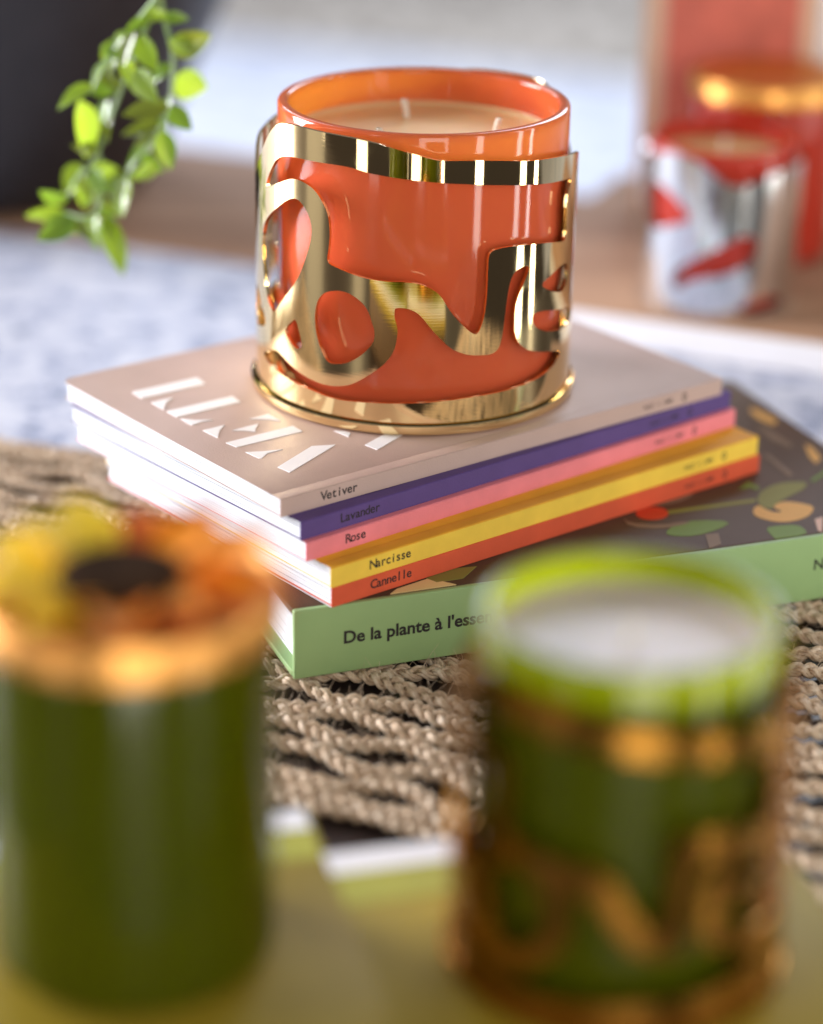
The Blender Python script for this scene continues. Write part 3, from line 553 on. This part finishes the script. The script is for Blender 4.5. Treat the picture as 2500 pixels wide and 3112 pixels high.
# ------------------------------------------------------------------ background right: red candles and a box
BZ = .0203
bx = thing('gift_box', 'tall pinkish cardboard box with a red panel standing behind the red candles', 'box', (.118, .400, BZ), R_(-12))
boxm('body', 0, .20, 0, .06, 0, .26, 'box_pink', bx, .002)
boxm('red_panel', .012, .082, -.0012, -.0002, .03, .165, 'box_red', bx)
boxm('pale_panel', .092, .19, -.0012, -.0002, .03, .165, 'white_matte', bx)
bc = thing('jar_candle', 'red glass candle with a gold lid standing behind the silver-wrapped candle', 'candle', (.178, .342, BZ))
jar('', 'glass_jar', bc, .037, 0, .083, .003, 'red_glass')
lathe('wax', [(0, .008), (.0339, .008), (.0339, .07), (0, .07)], 'wax', bc, 48)
lathe('lid_disc', [(0, 0), (.0382, 0), (.039, .0008), (.039, .0085), (.0382, .0098), (.0372, .010), (.0362, .0094), (0, .0096)], 'gold_lid', bc, 96, loc=(0, 0, .0833))
sh = thing('candle_holder', 'silver cut-out metal holder around the red candle on the brown board', 'candle holder', (.1475, .263, BZ))
top = [(-176, .068), (-164, .072), (-154, .075), (-135.7, .079), (-115.4, .0772), (-104, .071), (-93, .066), (-82.7, .065), (-68, .0686), (-46, .0728), (-9, .0722), (20, .070), (60, .076), (100, .066), (140, .074), (170, .07), (184, .068)]
ha = [(-157, .062), (-142.7, .062), (-122, .053), (-116.0, .0475), (-131.6, .0435), (-151.6, .0385), (-161, .05)]
hb = [(-130.7, .0165), (-125.1, .0235), (-107.0, .0315), (-86.7, .0394), (-74.2, .0426), (-66.6, .0374), (-70.9, .0280), (-92.3, .0214), (-115, .019), (-124.1, .0119)]
hc = [(-84, .0035), (-70, .009), (-50, .0105), (-35, .006), (-50, .0030), (-70, .0022)]
wrap_mesh('wrap', top, [ha, hb, hc, [(a+180, z) for a, z in ha], [(a+180, z) for a, z in hb], [(-20, .02), (-22, .045), (-8, .055), (6, .04), (0, .018)]], .001, .0385, .001, 'silver', sh, -176, 3.0)
lathe('base_plate', [(0, 0), (.0382, 0), (.0387, .0004), (.0382, .0009), (0, .0009)], 'silver', sh, 96)
sc_ = thing('jar_candle', 'red glass candle with one wick inside the silver holder', 'candle', (.1475, .263, BZ))
jar('', 'glass_jar', sc_, .0350, .0012, .080, .0028, 'red_glass')
lathe('wax', [(0, .0094), (.0321, .0094), (.0321, .0715), (.031, .071), (0, .071)], 'wax', sc_, 64)
wick(sc_, 0, 0, .0705, .079, .0008, 0, .001)

# ------------------------------------------------------------------ planter and its plant
pl = thing('planter', 'large dark charcoal planter standing at the back left', 'planter', (-.272, .525, .0044))
lathe('pot', [(0, 0), (.105, 0), (.114, .004), (.12, .012), (.140, .06), (.165, .115), (.188, .17), (.206, .22), (.213, .25), (.210, .254), (.203, .25), (.186, .2), (0, .2)], 'planter', pl, 128)
lathe('soil', [(0, .212), (.11, .216), (.1885, .209)], 'soil', pl, 64)
plant = thing('trailing_plant', 'trailing plant with small bright green leaves hanging at the upper left', 'plant', (0, 0, 0))
root = (-.25, .47, .222); S0 = DATA['STEMS'][0][0]
arch = catmull([root, (-.24, .42, .42), (-.20, .30, .52), (-.15, .17, .46), tuple(S0)], 10)
v, f = tube_np(arch, np.linspace(.0022, .0014, len(arch)), 7); np_mesh('stem', [v], [f], 'stem', plant)
for i, st in enumerate(DATA['STEMS']):
    P = catmull(st, 8); P[:, 1] += .006*np.sin(np.linspace(0, 5+i, len(P)))
    v, f = tube_np(P, np.linspace(.0011, .0006, len(P)), 6); np_mesh('stem', [v], [f], 'stem', plant)
for i, (x0, y0, z0, x1, y1, z1, wd) in enumerate(DATA['LEAVES']):
    nrm = (random.uniform(-.95, -.6), random.uniform(-.75, -.4), random.uniform(.1, .6)) if i % 2 else (random.uniform(-.6, .6), random.uniform(-1, -.3), random.uniform(-.2, .8))
    e_ = .1; leaf_mesh((x0-(x1-x0)*e_, y0, z0-(z1-z0)*e_), (x1+(x1-x0)*e_, y1, z1+(z1-z0)*e_), wd*1.28, nrm, random.choice(('leaf_a', 'leaf_b', 'leaf_c', 'leaf_b')) if i < 16 else random.choice(('leaf_a', 'leaf_b')), random.uniform(-.15, .25), plant)
for st in DATA['STEMS']:                                  # small young leaves along the hanging stems
    P = catmull(st, 4)
    for q in range(3, len(P)-1, 3):
        dv = Vector((random.uniform(-1, 1), random.uniform(-.5, .3), random.uniform(-1, .2))).normalized(); p0 = Vector(P[q]); L_ = random.uniform(.010, .016)
        leaf_mesh(p0, p0+dv*L_, L_*random.uniform(.42, .6), (random.uniform(-.95, -.4), random.uniform(-.8, -.4), random.uniform(.1, .6)), random.choice(('leaf_a', 'leaf_b', 'leaf_c')), random.uniform(-.1, .3), plant)
# the rest of the plant, rising from the pot above the picture
for s_ in range(7):
    a = R_(s_*51+20); rr = random.uniform(.10, .24); hh = random.uniform(.18, .36)
    base = Vector((-.272+.08*math.cos(a), .525+.08*math.sin(a), .222)); tip = Vector((-.272+rr*math.cos(a), .525+rr*math.sin(a), .24+hh))
    P = catmull([tuple(base), tuple(base.lerp(tip, .5)+Vector((0, 0, .07))), tuple(tip), tuple(tip+Vector((.05*math.cos(a), .05*math.sin(a), -.06)))], 8)
    v, f = tube_np(P, np.linspace(.002, .0008, len(P)), 6); np_mesh('stem', [v], [f], 'stem', plant)
    for q in range(4, len(P), 2):
        dv = Vector((random.uniform(-1, 1), random.uniform(-1, 1), random.uniform(-.4, .6))).normalized(); p0 = Vector(P[q])
        leaf_mesh(p0, p0+dv*.035, .020, (random.uniform(-.5, .5), random.uniform(-.5, .5), 1), random.choice(('leaf_a', 'leaf_b', 'leaf_c')), .1, plant)
